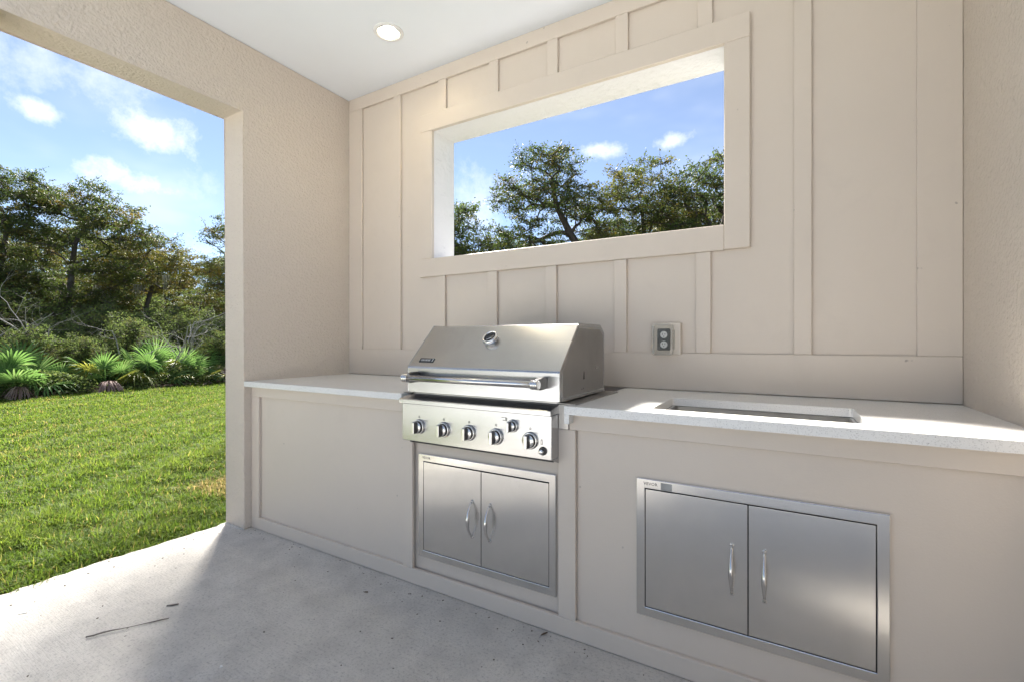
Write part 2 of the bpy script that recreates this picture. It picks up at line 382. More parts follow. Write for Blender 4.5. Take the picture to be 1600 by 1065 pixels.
# ------------------------------------------------------------------ walls and ceiling
def ceiling():
    bm = bmesh.new(); lx, ly = -2.027, 2.005
    ring(bm, (XO, .85, BACK, D + T), (lx - .052, lx + .052, ly - .052, ly + .052), 'z', ZT, 3.12)
    tag(from_bm('ceiling', bm, ['ceiling']), kind='structure')
ceiling()
def left_wall():
    t = thing('stucco_wall', (-2.97, 2.1, 0), 'beige stucco wall pier and header framing the wide opening to the lawn', 'wall')
    bm = bmesh.new()
    pts = [(D + T, 0), (D + T, ZT - .001), (BACK, ZT - .001), (BACK, 0), (BACK + .22, 0), (BACK + .22, 2.5794), (YP, 2.5794), (YP, 0)]
    prism(bm, pts, 'x', XO, XL)
    es = [e for e in bm.edges if abs((e.verts[0].co - e.verts[1].co).x) < .01 and min(v.co.y for v in e.verts) < D - .5 or e.calc_length() < .3]
    bmesh.ops.bevel(bm, geom=es, offset=.009, segments=3, affect='EDGES', profile=.5)
    from_bm('masonry', bm, ['stucco'], t)
    bm = bmesh.new(); rnd = random.Random(2)
    for k in range(14):      # mortar squeezed out at the foot of the pier
        x = XO + .03 + k * .0135; s = rnd.uniform(.006, .014)
        bmesh.ops.create_icosphere(bm, subdivisions=1, radius=s, matrix=Matrix.Translation((x, YP - .004, .003)) @ Matrix.Diagonal((1.6, 1.0, .7, 1)))
    from_bm('mortar_seam', bm, ['concrete'], t)
left_wall()
def right_wall():
    t = thing('stucco_wall', (.72, 1.0, 0), 'plain beige stucco side wall at the sink end of the counter', 'wall')
    bm = bmesh.new(); add_box(bm, XR, .85, BACK, D + T, 0, ZT - .001, bev=.006, seg=2); from_bm('masonry', bm, ['stucco'], t)
right_wall()
def back_wall():
    t = thing('board_and_batten_wall', (-1.1, D + .12, 0), 'beige board and batten wall with a wide unglazed window opening', 'wall')
    Y0 = D + .019
    bm = bmesh.new(); inn = ring(bm, (XL + .001, XR - .001, .001, ZT - .001), (WX0, WX1, WZ0, WZ1), 'y', Y0, D + T)
    for f in inn: f.material_index = 1
    from_bm('wall_panel', bm, ['board', 'reveal'], t)
    def brd(name, x0, x1, z0, z1, th=.019, bev=.0022): box(name, (x0, x1, D + .019 - th, Y0 - .0004, z0, z1), 'board', t, bev)
    g = .0006
    brd('bottom_rail', XL + .001, XR - .001, ZC + .002, 1.10); brd('top_rail', XL + .001, XR - .001, 2.902, ZT - .001)
    brd('corner_stile', XL + .001, -2.730, 1.10 + g, 2.902 - g); brd('corner_stile', .463, XR - .001, 1.10 + g, 2.902 - g)
    for x in (-2.372, .0735): brd('batten', x - .034, x + .034, 1.10 + g, 2.902 - g)
    for x in (-1.974, -1.566, -1.162, -.753, -.339):
        brd('batten', x - .034, x + .034, 1.10 + g, 1.594 - g); brd('batten', x - .034 + .008, x + .034 + .008, 2.698 + g, 2.902 - g)
    brd('window_trim_board', -2.154, WX1 - g, 1.594, WZ0, .024, .003); brd('window_trim_board', -2.154, -.134, WZ1, 2.698, .025, .003)
    brd('window_trim_board', -2.154, WX0, WZ0 + g, WZ1 - g, .024, .003); brd('window_trim_board', WX1, -.134, 1.597, WZ1 - g, .0245, .003)
back_wall()

# ------------------------------------------------------------------ recessed lamp
def lamp():
    t = thing('recessed_lamp', (-2.027, 2.005, ZT), 'round lit recessed ceiling lamp with white trim ring', 'lamp')
    o = (-2.027, 2.005, ZT)
    bm = bmesh.new(); lathe(bm, [(.062, .012), (.062, -.003), (.066, -.0065), (.084, -.0045), (.088, -.0005), (.078, -.0003)], 40, o, (0, 0, 1)); 
    for f in [f for f in bm.faces if len(f.verts) > 8]: bm.faces.remove(f)
    from_bm('trim_ring', bm, ['white'], t)
    bm = bmesh.new(); lathe(bm, [(.0615, .004), (.050, .048), (.049, .05)], 36, o, (0, 0, 1))
    for f in [f for f in bm.faces if len(f.verts) > 8]: bm.faces.remove(f)
    from_bm('baffle', bm, ['baffle'], t)
    bm = bmesh.new(); lathe(bm, [(.0495, .052), (.0495, .036), (.040, .030), (.02, .0275), (.004, .027)], 32, o, (0, 0, 1)); from_bm('lens', bm, ['lens'], t)
lamp()

# ------------------------------------------------------------------ outdoor kitchen island
GX0, GX1 = -1.534, -.769
def island():
    t = thing('kitchen_island', (-1.1, 2.0, 0), 'built-in beige panelled outdoor kitchen base with speckled white countertop', 'kitchen island')
    B = .002
    def fr(name, x0, x1, z0, z1, y0=YC, y1=YC + .0175): box(name, (x0, x1, y0, y1, z0, z1), 'board', t, B)
    g = .0005
    fr('bottom_rail', XL + .001, XR - .001, .002, .074)
    fr('top_rail', XL + .001, -1.560, .818, ZS - .001); fr('top_rail', -.7215, XR - .001, .816, ZS - .001)
    fr('stile', XL + .001, -2.790, .074 + g, .818 - g); fr('stile', -1.596, GX0, .074 + g, .818 - g)
    fr('stile', GX1, -.696, .074 + g, .816 - g); fr('stile', .568, XR - .001, .074 + g, .816 - g)
    y0 = YC + .0178
    box('panel', (XL + .001, -1.5965, y0, y0 + .02, .002, ZS - .001), 'board', t, 0)
    box('panel', (-.695, XR - .001, y0, y0 + .02, .002, ZS - .001), 'board', t, 0)
    y1 = YC + .0268
    box('panel', (-1.594, -.697, y1, y1 + .02, .002, .694), 'board', t, 0)
    # countertop: two slabs either side of the grill
    box('countertop', (XL + .001, -1.560, YF, D - .0002, ZS, ZC), 'quartz', t, .003, 2)
    bm = bmesh.new(); ring(bm, (-.7225, XR - .001, YF, D - .0002), (-.417, .220, 1.730, 2.100), 'z', ZS, ZC)
    es = [e for e in bm.edges if (abs(e.verts[0].co.z - ZC) < 1e-5 and abs(e.verts[1].co.z - ZC) < 1e-5 and len(e.link_faces) == 2 and not all(abs(f.normal.z) > .9 for f in e.link_faces))]
    bm.normal_update()
    es = [e for e in bm.edges if all(abs(v.co.z - ZC) < 1e-5 for v in e.verts) and not all(abs(f.normal.z) > .9 for f in e.link_faces)]
    ev = [e for e in bm.edges if abs(e.verts[0].co.z - e.verts[1].co.z) > .01 and -.5 < e.verts[0].co.x < .3 and e.verts[0].co.y > 1.7]
    bmesh.ops.bevel(bm, geom=ev, offset=.012, segments=3, affect='EDGES', profile=.5)
    bm.normal_update()
    es = [e for e in bm.edges if all(abs(v.co.z - ZC) < 1e-5 for v in e.verts) and not all(abs(f.normal.z) > .9 for f in e.link_faces)]
    bmesh.ops.bevel(bm, geom=es, offset=.002, segments=2, affect='EDGES', profile=.5)
    from_bm('countertop', bm, ['quartz'], t)
    box('countertop_edge_strip', (-.7225, -.7015, YF - .0012, YC - .002, .846, ZS - .0003), 'quartz', t, .0015)
island()

def sink():
    t = thing('undermount_sink', (-.1, 1.915, .70), 'stainless steel undermount sink basin set below the counter cutout', 'sink')
    x0, x1, y0, y1 = -.407, .210, 1.738, 2.092; z0, z1 = .70, ZS - .001
    bm = bmesh.new(); add_box(bm, x0, x1, y0, y1, z0, z1)
    top = [f for f in bm.faces if f.normal.z > .9]; bmesh.ops.delete(bm, geom=top, context='FACES_ONLY')
    es = [e for e in bm.edges if len(e.link_faces) == 2]; bmesh.ops.bevel(bm, geom=es, offset=.025, segments=4, affect='EDGES', profile=.5)
    bmesh.ops.solidify(bm, geom=list(bm.faces), thickness=.002)
    from_bm('basin', bm, ['steel_dark'], t, smooth=True)
    bm = bmesh.new(); ring(bm, (x0 - .025, x1 + .025, y0 - .02, y1 + .02), (x0 + .001, x1 - .001, y0 + .001, y1 - .001), 'z', z1 - .0025, z1 - .0003); from_bm('flange', bm, ['steel_door'], t)
    bm = bmesh.new(); lathe(bm, [(.045, .0), (.045, .004), (.036, .002), (.005, -.001)], 24, (-.1, 1.915, .7025), (0, 0, 1)); from_bm('drain', bm, ['chrome'], t)
sink()

# ------------------------------------------------------------------ stainless access doors
def access_doors(x0, x1, z0, z1, yb, label, sticker):
    """frame lies on the panel plane yb; x/z are the outer frame"""
    t = thing('access_doors', ((x0 + x1) / 2, yb, z0), label, 'cabinet doors', 'stainless access doors in the island')
    yf = yb - .013; b = .030
    bm = bmesh.new(); ring(bm, (x0, x1, z0, z1), (x0 + b, x1 - b, z0 + b + .002, z1 - b - .004), 'y', yf, yb - .0006)
    bm.normal_update()
    es = [e for e in bm.edges if all(abs(v.co.y - yf) < 1e-6 for v in e.verts) and any(abs(f.normal.y) < .5 for f in e.link_faces)]
    bmesh.ops.bevel(bm, geom=es, offset=.0022, segments=2, affect='EDGES', profile=.5)
    fr = from_bm('frame', bm, ['steel_door'], t)
    box('gap_shade_backing', (x0 + .006, x1 - .006, yb - .0045, yb - .0008, z0 + .006, z1 - .006), 'dark', t, 0)  # dark sheet paints the shade in the gaps round the doors
    xm = (x0 + x1) / 2; g = .0024; ix0, ix1, iz0, iz1 = x0 + b, x1 - b, z0 + b + .002, z1 - b - .004
    for s, (a, c) in ((-1, (ix0 + g, xm - g * .7)), (1, (xm + g * .7, ix1 - g))):
        d = box('door', (a, c, yf + .0008, yb - .005, iz0 + g, iz1 - g * 1.6), 'steel_door', t, .0012)
        hx = xm + s * .047; zc = (z0 + z1) / 2 - .01; n = 15; pts = []; rad = []
        for i in range(n):
            u = i / (n - 1) * 2 - 1
            pts.append((hx, yf + .001 - .036 * (1 - abs(u) ** 2.2) - .001, zc + u * .079)); rad.append(.0042 + .0052 * math.exp(-(u / .42) ** 2) + (.0012 if abs(u) > .93 else 0))
        bm = bmesh.new(); tube(bm, pts, rad, 12, .9)
        for u in (-1, 1): lathe(bm, [(.0068, 0), (.0068, .004), (.005, .007)], 12, (hx, yf + .0008, zc + u * .079), (0, -1, 0))
        from_bm('handle', bm, ['satin'], d)
    text('lettering', 'VEVOR', .0150, (x0 + .026, yf - .0002, z1 - .0215), 'ink', fr)
    if sticker: box('sticker', (x0 + .086, x0 + .124, yf - .0007, yf - .0001, z1 - .0315, z1 - .007), 'sticker', fr, 0)
access_doors(-1.508, -.786, .137, .626, YC + .0268, 'stainless double access doors with bow handles directly below the grill', False)
access_doors(-.460, .262, .176, .668, YC + .0178, 'stainless double access doors with grey sticker beneath the sink', True)

# ------------------------------------------------------------------ grill
def grill():
    t = thing('built_in_grill', (-1.15, 1.86, .70), 'stainless steel built-in gas grill with closed hood and control knobs', 'grill')
    hx0, hx1 = -1.530, -.745
    prof = [(1.638, .926), (1.638, 1.042), (1.825, 1.234), (2.094, 1.234), (2.146, 1.196), (2.146, .926)]
    bm = bmesh.new(); prism(bm, prof, 'x', hx0, hx1)
    bm.normal_update()
    es = [e for e in bm.edges if e.calc_length() > .5]
    bmesh.ops.bevel(bm, geom=es, offset=.006, segments=3, affect='EDGES', profile=.5)
    caps = [f for f in bm.faces if len(f.verts) > 8]
    es = [e for f in caps for e in f.edges]
    bmesh.ops.bevel(bm, geom=es, offset=.0025, segments=2, affect='EDGES', profile=.5)
    hood = from_bm('hood', bm, ['steel'], t)
    cy, cz = 1.90, 1.06
    for nm, x, s in (('side_panel', hx1, 1), ('side_panel', hx0, -1)):
        bm = bmesh.new(); pr = [(cy + (y - cy) * .93, cz + (z - cz) * .90) for y, z in prof]
        prism(bm, pr, 'x', x + s * .0002, x + s * .0028)
        es = [e for e in bm.edges if all(abs(v.co.x - (x + s * .0028)) < 1e-5 for v in e.verts)]
        bmesh.ops.bevel(bm, geom=es, offset=.002, segments=1, affect='EDGES')
        from_bm(nm, bm, ['steel_dark'], t)
    # holes and rivet of the right side panel
    bm = bmesh.new(); prism(bm, [(1.867, .998), (1.889, .998), (1.886, 1.002), (1.884, 1.026), (1.879, 1.033), (1.876, 1.024), (1.872, 1.004)], 'x', hx1 + .0026, hx1 + .0034); from_bm('vent_hole', bm, ['black'], t)
    for y in (1.856, 1.873):
        bm = bmesh.new(); lathe(bm, [(.0032, 0), (.0032, .0006)], 10, (hx1 + .0026, y, .957 + (y - 1.856) * .1), (1, 0, 0)); from_bm('screw_hole', bm, ['black'], t)
    bm = bmesh.new(); lathe(bm, [(.0065, 0), (.006, .003), (.002, .0045)], 12, (hx1 + .0026, 2.03, 1.038), (1, 0, 0)); from_bm('rivet', bm, ['chrome'], t)
    # hood handle
    hy, hz = 1.5575, .996; a, b = -1.486, -.796
    bm = bmesh.new(); tube(bm, [(a + .02, hy, hz), (b - .02, hy, hz)], .0135, 20)
    hd = from_bm('hood_handle', bm, ['satin'], t, uv=True)
    for x, s in ((a, 1), (b, -1)):
        bm = bmesh.new(); lathe(bm, [(.016, 0), (.019, .003), (.019, .009), (.0165, .011), (.019, .013), (.019, .020), (.0165, .022), (.019, .024), (.0185, .031), (.0145, .033)], 20, (x, hy, hz), (s, 0, 0)); from_bm('end_cap', bm, ['satin'], hd)
        bm = bmesh.new(); x0, x1 = sorted((x + s * .004, x + s * .029))
        bx = [(hy + .006, hz - .014), (hy + .03, hz - .024), (1.6375, hz - .022), (1.6375, hz + .022), (hy + .05, hz + .026), (hy + .006, hz + .015)]
        prism(bm, bx, 'x', x0, x1); bmesh.ops.bevel(bm, geom=list(bm.edges), offset=.003, segments=2, affect='EDGES'); from_bm('bracket', bm, ['knobside'], hd)
    # thermometer on the slope
    nrm = Vector((0, -.716, .698)); base = Vector((-1.137, 1.757, 1.1645)) + nrm * .0
    bm = bmesh.new(); lathe(bm, [(.030, 0), (.034, .004), (.037, .012), (.037, .020), (.034, .025), (.030, .026), (.028, .021), (.0275, .010)], 32, base, nrm)
    for f in [f for f in bm.faces if len(f.verts) > 8]: bm.faces.remove(f)
    th = from_bm('thermometer', bm, ['chrome'], t)
    bm = bmesh.new(); lathe(bm, [(.0276, .008), (.0276, .012), (.002, .0125)], 28, base, nrm); from_bm('dial_face', bm, ['badge'], th)
    q = nrm.to_track_quat('Z', 'Y')
    bm = bmesh.new(); add_box(bm, -.0012, .0012, -.004, .020, .0135, .0145); bmesh.ops.transform(bm, matrix=Matrix.Translation(base) @ q.to_matrix().to_4x4() @ Matrix.Rotation(R(120), 4, 'Z'), verts=bm.verts); from_bm('needle', bm, ['pale'], th)
    # badge low on the slope
    sl_ = Vector((0, .698, .716)); o = Vector((-1.437, 1.638, 1.042)) + sl_ * .040 + nrm * .0004
    def plate(name, u0, u1, v0, v1, h0, h1, mat, par):
        bm = bmesh.new(); add_box(bm, u0, u1, v0, v1, h0, h1)
        m = Matrix(((1, 0, 0), (0, sl_.y, nrm.y), (0, sl_.z, nrm.z))).to_4x4(); m.translation = o
        bmesh.ops.transform(bm, matrix=m, verts=bm.verts); return from_bm(name, bm, [mat], par)
    bd = plate('badge', -.042, .042, -.0115, .0115, 0, .0022, 'badge', t)
    bm = bmesh.new(); rnd = random.Random(8); u = -.033
    m = Matrix(((1, 0, 0), (0, sl_.y, nrm.y), (0, sl_.z, nrm.z))).to_4x4(); m.translation = o
    for k in range(7):       # unreadable raised letters
        w = .0062; 
        if k % 2: ring(bm, (u, u + w, -.0045, .0045), (u + .0014, u + w - .0014, -.0028, .0028), 'z', .0022, .0028)
        else:
            add_box(bm, u, u + .0015, -.0045, .0045, .0022, .0028); add_box(bm, u + .0016, u + w, .0028, .0045, .0022, .0028); add_box(bm, u + .0016, u + w, -.0045, -.0028, .0022, .0028)
        u += w + .0021
    bmesh.ops.transform(bm, matrix=m, verts=bm.verts); from_bm('badge_lettering', bm, ['pale'], bd)
    plate('badge_bar', .034, .037, -.0085, .0085, .0022, .0030, 'pale', bd)
    # firebox between the slabs, side flanges on the counter
    box('firebox', (-1.528, -.772, 1.678, 2.15, .712, .9235), 'steel_dark', t, .002)
    for x0, x1 in ((-1.585, -1.5285), (-.7715, -.690)): box('flange', (x0, x1, 1.664, 2.195, ZC + .0006, ZC + .0042), 'steel_dark', t, .001)
    box('side_bracket', (-.7652, -.7232, 1.668, 1.671, .8165, .912), 'steel_dark', t, .001)
    # control panel
    px0, px1, yf = -1.533, -.766, 1.605
    bm = bmesh.new(); add_box(bm, px0, px1, yf, 1.677, .704, .874, bev=.002, seg=2); cp = from_bm('control_panel', bm, ['steel'], t)
    bm = bmesh.new(); prism(bm, [(yf - .016, .8765), (yf - .016, .8935), (yf - .012, .8965), (1.676, .9125), (1.676, .8765)], 'x', px0 - .008, px1 + .003)
    bmesh.ops.bevel(bm, geom=list(bm.edges), offset=.0012, segments=2, affect='EDGES'); from_bm('panel_lip', bm, ['steel'], t)
    box('painted_gap_shadow', (px0 + .02, px1 - .006, yf + .03, 1.676, .690, .7035), 'black', t, 0)  # black strip standing in for the shadow in the gap below the panel
    bm = bmesh.new(); prism(bm, [(yf + .005, .703), (1.672, .703), (1.672, .680)], 'x', px1 - .0035, px1 - .0005); from_bm('corner_gusset', bm, ['steel'], t)
    def knob(x, z, s):
        bm = bmesh.new(); o = (x, yf - .0003, z)
        lathe(bm, [(.034 * s, 0), (.034 * s, .004), (.0325 * s, .011), (.031 * s, .012), (.0285 * s, .012)], 32, o, (0, -1, 0)); k = from_bm('knob', bm, ['satin'], t)
        bm = bmesh.new(); lathe(bm, [(.0285 * s, .0), (.0275 * s, .0165), (.0265 * s, .018)], 28, o, (0, -1, 0)); from_bm('collar', bm, ['black'], k)
        bm = bmesh.new(); lathe(bm, [(.0262 * s, .0182), (.0255 * s, .0215), (.0235 * s, .023), (.002, .0235)], 28, o, (0, -1, 0)); from_bm('face', bm, ['satin'], k)
        bm = bmesh.new(); w, h = .0075 * s, .0255 * s
        add_box(bm, x - w, x + w, yf - .046, yf - .0232, z - h, z + h, bev=.0022, seg=2)
        bm.normal_update()
        for f in bm.faces: f.material_index = 0 if f.normal.y < -.7 else 1  # grip sides coloured dark to imitate shading, front face stays satin
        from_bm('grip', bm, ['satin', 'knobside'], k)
        return k
    for x, z, s in [(-1.430, .773, 1), (-1.288, .773, 1), (-1.152, .773, 1), (-1.016, .771, 1), (-.857, .772, 1), (-.937, .822, .76)]: knob(x, z, s)
    for x in (-1.430, -1.288, -1.152, -1.016, -.857):
        bm = bmesh.new(); ring(bm, (x - .0035, x + .0035, .8135, .8225), (x - .0020, x + .0020, .8150, .821), 'y', yf - .0007, yf - .0001); from_bm('control_mark', bm, ['ink'], cp)
    bm = bmesh.new(); add_box(bm, -.9905, -.9755, yf - .0007, yf - .0001, .8515, .8535); add_box(bm, -.9725, -.9705, yf - .0007, yf - .0001, .838, .855); add_box(bm, -.985, -.975, yf - .0007, yf - .0001, .840, .8425); add_box(bm, -.9675, -.964, yf - .0007, yf - .0001, .838, .853); from_bm('control_mark', bm, ['ink'], cp)
    bm = bmesh.new(); ring(bm, (-.8115, -.8035, .7615, .7775), (-.810, -.805, .763, .776), 'y', yf - .0007, yf - .0001); add_box(bm, -.8115, -.8035, yf - .0007, yf - .0001, .7795, .7812); from_bm('control_mark', bm, ['ink'], cp)
    bm = bmesh.new(); o = (-.802, yf - .0003, .737); lathe(bm, [(.0165, 0), (.0165, .004), (.0145, .008), (.0125, .009)], 24, o, (0, -1, 0)); ig = from_bm('igniter_button', bm, ['knobside'], t)
    bm = bmesh.new(); lathe(bm, [(.0095, .0092), (.0095, .020), (.008, .022), (.002, .0225)], 20, o, (0, -1, 0)); from_bm('button_cap', bm, ['chrome'], ig)
grill()

# ------------------------------------------------------------------ outlet
def outlet():
    t = thing('wall_outlet', (-.53, D, 1.16), 'grey duplex outlet under a bulging clear weatherproof cover', 'outlet')
    box('back_plate', (-.585, -.442, D - .011, D + .0154, 1.092, 1.252), 'platebeige', t, .003)
    x0, x1, z0, z1 = -.572, -.476, 1.090, 1.246; yb = D - .0112
    box('receptacle', (x0 + .018, x1 - .014, yb - .011, yb - .0002, z0 + .024, z1 - .024), 'greyplastic', t, .004, )
    for zc in (1.143, 1.192):
        bm = bmesh.new(); xc = -.521
        lathe(bm, [(.0175, .0112), (.0175, .0135), (.016, .0145)], 20, (xc, yb, zc), (0, -1, 0)); s = from_bm('socket_face', bm, ['white'], t)
        for dx, dz, w, h in ((-.006, .003, .0016, .0045), (.006, .003, .0016, .0038), (0, -.0085, .0024, .0022)):
            box('slot', (xc + dx - w, xc + dx + w, yb - .0151, yb - .0146, zc + dz - h, zc + dz + h), 'black', s, 0)
    bm = bmesh.new(); add_box(bm, x0, x1, yb - .055, yb - .0006, z0, z1)
    bk = [f for f in bm.faces if f.normal.y > .9]; bmesh.ops.delete(bm, geom=bk, context='FACES_ONLY')
    es = [e for e in bm.edges if len(e.link_faces) == 2]; bmesh.ops.bevel(bm, geom=es, offset=.016, segments=4, affect='EDGES', profile=.5)
    bmesh.ops.solidify(bm, geom=list(bm.faces), thickness=.0022); cv = from_bm('clear_cover', bm, ['clear'], t, smooth=True)
    box('cover_hinge', (x1 - .001, x1 + .007, yb - .016, yb - .002, z0 + .03, z1 - .03), 'clear', cv, .002)
outlet()

# ------------------------------------------------------------------ bits lying on the slab
def bits():
    rnd = random.Random(12)
    a, b = Vector((-2.352, .718, .006)), Vector((-2.213, .945, .006)); pts = []; rad = []
    for i in range(11):
        u = i / 10; p = a.lerp(b, u) + Vector((rnd.uniform(-.004, .004), rnd.uniform(-.004, .004), .002 * math.sin(u * 6))); pts.append(p); rad.append(.0026 + .0008 * math.sin(u * 9) - .0012 * u)
    bm = bmesh.new(); tube(bm, pts, rad, 7); p = pts[5]; tube(bm, [p, p + Vector((.012, -.014, .003))], [.002, .001], 5)
    tag(from_bm('twig', bm, ['twig']), 'long thin dry twig lying on the sunlit concrete', 'twig')
    bm = bmesh.new(); tube(bm, [(-2.330, .985, .004), (-2.312, 1.001, .0045), (-2.300, 1.018, .004)], [.0028, .0035, .0025], 7)
    tag(from_bm('twig', bm, ['twig']), 'short broken dark twig piece near the shadow edge', 'twig')
    def flake(name, c, r, mat, label, cat, seed):
        rr = random.Random(seed); bm = bmesh.new(); pts = []
        for k in range(9): a = 2 * math.pi * k / 9; s = r * rr.uniform(.6, 1.1); pts.append((c[0] + math.cos(a) * s * 1.5, c[1] + math.sin(a) * s))
        prism(bm, pts, 'z', .0006, .0032); tag(from_bm(name, bm, [mat]), label, cat)
    flake('paint_flake', (-2.808, .652), .014, 'chip', 'small white paint flake on the concrete by the lawn', 'debris', 1)
    flake('paint_flake', (-1.73, .90), .006, 'chip', 'tiny pale flake on the shaded concrete', 'debris', 3)
    def leaf(c, ang, L, label):
        bm = bmesh.new(); q = Matrix.Translation((c[0], c[1], .004)) @ Matrix.Rotation(ang, 4, 'Z')
        xs = [-1, -.5, 0, .5, 1]; up = []; dn = []; md = []
        for x in xs:
            w = (1 - abs(x) ** 2) * .32 + .02
            md.append(bm.verts.new(q @ Vector((x * L, 0, .002 * x * x)))); up.append(bm.verts.new(q @ Vector((x * L, w * L, .004 + .002 * x)))); dn.append(bm.verts.new(q @ Vector((x * L, -w * L, .005))))
        for i in range(4): bm.faces.new((md[i], md[i + 1], up[i + 1], up[i])); bm.faces.new((dn[i], dn[i + 1], md[i + 1], md[i]))
        bmesh.ops.solidify(bm, geom=list(bm.faces), thickness=.0006)
        tag(from_bm('dry_leaf', bm, ['dryleaf']), label, 'leaf')
    leaf((-.815, 1.640), R(60), .017, 'curled brown dry leaf against the island base')
    leaf((-1.66, 1.50), R(20), .012, 'tiny dry leaf on shaded concrete beside the panelled base')
    rg = random.Random(31); bm = bmesh.new()
    for k in range(150):
        x, y = rg.uniform(XO + .15, -.3), rg.uniform(.35, YC - .01)
        if k < 60: y = YC - abs(rg.gauss(0, .06)) - .008
        if k > 110: x = XO + abs(rg.gauss(0, .10))
        if y > YP - .03 and x < XL: continue
        r = rg.uniform(.0012, .0038); bmesh.ops.create_icosphere(bm, subdivisions=1, radius=r, matrix=Matrix.Translation((x, y, r * .5)) @ Matrix.Rotation(rg.uniform(0, 3), 4, 'Z') @ Matrix.Diagonal((rg.uniform(.8, 2.2), 1, .6, 1)))
    tag(from_bm('grit', bm, ['twig']), 'fine dark grit scattered on the concrete', 'grit', kind='stuff')
bits()

# ------------------------------------------------------------------ grass
def grass():
    rs = np.random.default_rng(11); N = 900000
    r = (rs.random(N) * (15.5 ** .75 - 1.2 ** .75) + 1.2 ** .75) ** (1 / .75); th = np.where(rs.random(N) < .66, rs.uniform(R(146), R(177), N), rs.uniform(R(128), R(215), N))
    x = r * np.cos(th); y = r * np.sin(th)
    edge = XO - .022 + .022 * np.sin(y * 7) + .015 * np.sin(y * 19) + rs.normal(0, .014, N)
    k = (x < edge) & (x > -13.5 + .25 * np.sin(y * 1.7) + rs.normal(0, .12, N))
    x, y, r = x[k], y[k], r[k]
    def fbm(a, b): return (np.sin(a * 1.3 + b * .9) + np.sin(a * 2.7 - b * 2.1 + 1) * .7 + np.sin(a * 5.9 + b * 4.3 + 2) * .5 + np.sin(-a * 9.7 + b * 11.3) * .4) / 2.6
    f = fbm(x, y); f2 = fbm(x * 2.3 + 5, y * 2.3)
    f3 = fbm(x * 6 + 2, y * 6 + 7); k = rs.random(len(x)) < np.clip(.78 + .3 * f2 + .3 * f3, .2, 1); x, y, r, f, f2, f3 = x[k], y[k], r[k], f[k], f2[k], f3[k]; n = len(x)
    z = ground_z(x, y) - .004
    L = (.050 + .05 * rs.random(n) ** 1.5 + .035 * np.clip(f, 0, 1)) * np.clip(1.35 - .05 * r, .85, 1.3) * (1 + .45 * f3)
    near = np.clip((XO - x) / .25, 0, 1); L *= (.7 + .3 * near)
    w = (.0016 + .0015 * rs.random(n)) * (1 + .13 * np.clip(r - 3, 0, 12))
    ph = rs.uniform(0, 2 * np.pi, n); lean = rs.uniform(.15, 1.15, n) * L
    dx, dy = np.cos(ph), np.sin(ph); a2 = ph + np.pi / 2 + rs.normal(0, .4, n); wx, wy = np.cos(a2) * w, np.sin(a2) * w
    V = np.zeros((n, 5, 3), np.float32)
    V[:, 0] = np.stack([x - wx, y - wy, z], 1); V[:, 1] = np.stack([x + wx, y + wy, z], 1)
    mx, my, mz = x + dx * lean * .38, y + dy * lean * .38, z + L * .62
    V[:, 2] = np.stack([mx + wx * .85, my + wy * .85, mz], 1); V[:, 3] = np.stack([mx - wx * .85, my - wy * .85, mz], 1)
    V[:, 4] = np.stack([x + dx * lean, y + dy * lean, z + L * (.98 - .35 * (lean / L) ** 2)], 1)
    b = np.arange(n, dtype=np.int32)[:, None] * 5
    Q = b + np.array([0, 1, 2, 3], np.int32); Tr = b + np.array([3, 2, 4], np.int32)
    t = np.clip(.48 + .30 * f + .14 * f3 + .18 * rs.normal(0, 1, n), .14, 1)
    dry = (rs.random(n) < .05 + .10 * (f2 < -.45)); t[dry] = rs.uniform(0, .14, dry.sum())
    patch = ((x + 3.9) / .35) ** 2 + ((y - 2.05) / .22) ** 2 < rs.uniform(.3, 1.2, n); t[patch & (rs.random(n) < .75)] = .02   # the dry tuft by the wall
    me = mesh_np('grass', V.reshape(-1, 3), Q, Tr, np.repeat(t, 5))
    tag(ob('grass', me, None, ['grass']), 'bright green backlit lawn grass beyond the concrete slab', 'grass', kind='stuff')
grass()

# ------------------------------------------------------------------ trees
def leaf_mesh(P, Nrm, size, rs, tint, aspect=.55, name='leaves'):
    """one rhombus per point"""
    n = len(P); d = rs.normal(0, 1, (n, 3)); d -= (d * Nrm).sum(1)[:, None] * Nrm; d /= np.linalg.norm(d, axis=1)[:, None] + 1e-9
    e = np.cross(Nrm, d); s = size[:, None]
    V = np.stack([P - d * s * .5, P + e * s * aspect * .5 + Nrm * s * .06, P + d * s * .5, P - e * s * aspect * .5 + Nrm * s * .06], 1)
    Q = np.arange(n * 4, dtype=np.int32).reshape(n, 4); return V.reshape(-1, 3), Q, np.repeat(tint, 4)
def frusta(E, rad, sides):
    """E (m,2,3), rad (m,2) -> quads"""
    t = E[:, 1] - E[:, 0]; t = t / (np.linalg.norm(t, axis=1)[:, None] + 1e-9)
    up = np.where(np.abs(t[:, 2:3]) < .9, np.array([[0, 0, 1.0]]), np.array([[1.0, 0, 0]])); a = np.cross(t, up); a /= np.linalg.norm(a, axis=1)[:, None]; b = np.cross(t, a)
    V = []
    for j in (0, 1):
        for k in range(sides):
            an = 2 * np.pi * k / sides; V.append(E[:, j] + (a * math.cos(an) + b * math.sin(an)) * rad[:, j:j + 1])
    V = np.stack(V, 1); m = len(E); base = np.arange(m, dtype=np.int32)[:, None] * (2 * sides)
    Q = np.concatenate([base + np.array([k, (k + 1) % sides, sides + (k + 1) % sides, sides + k], np.int32) for k in range(sides)]); return V.reshape(-1, 3), Q
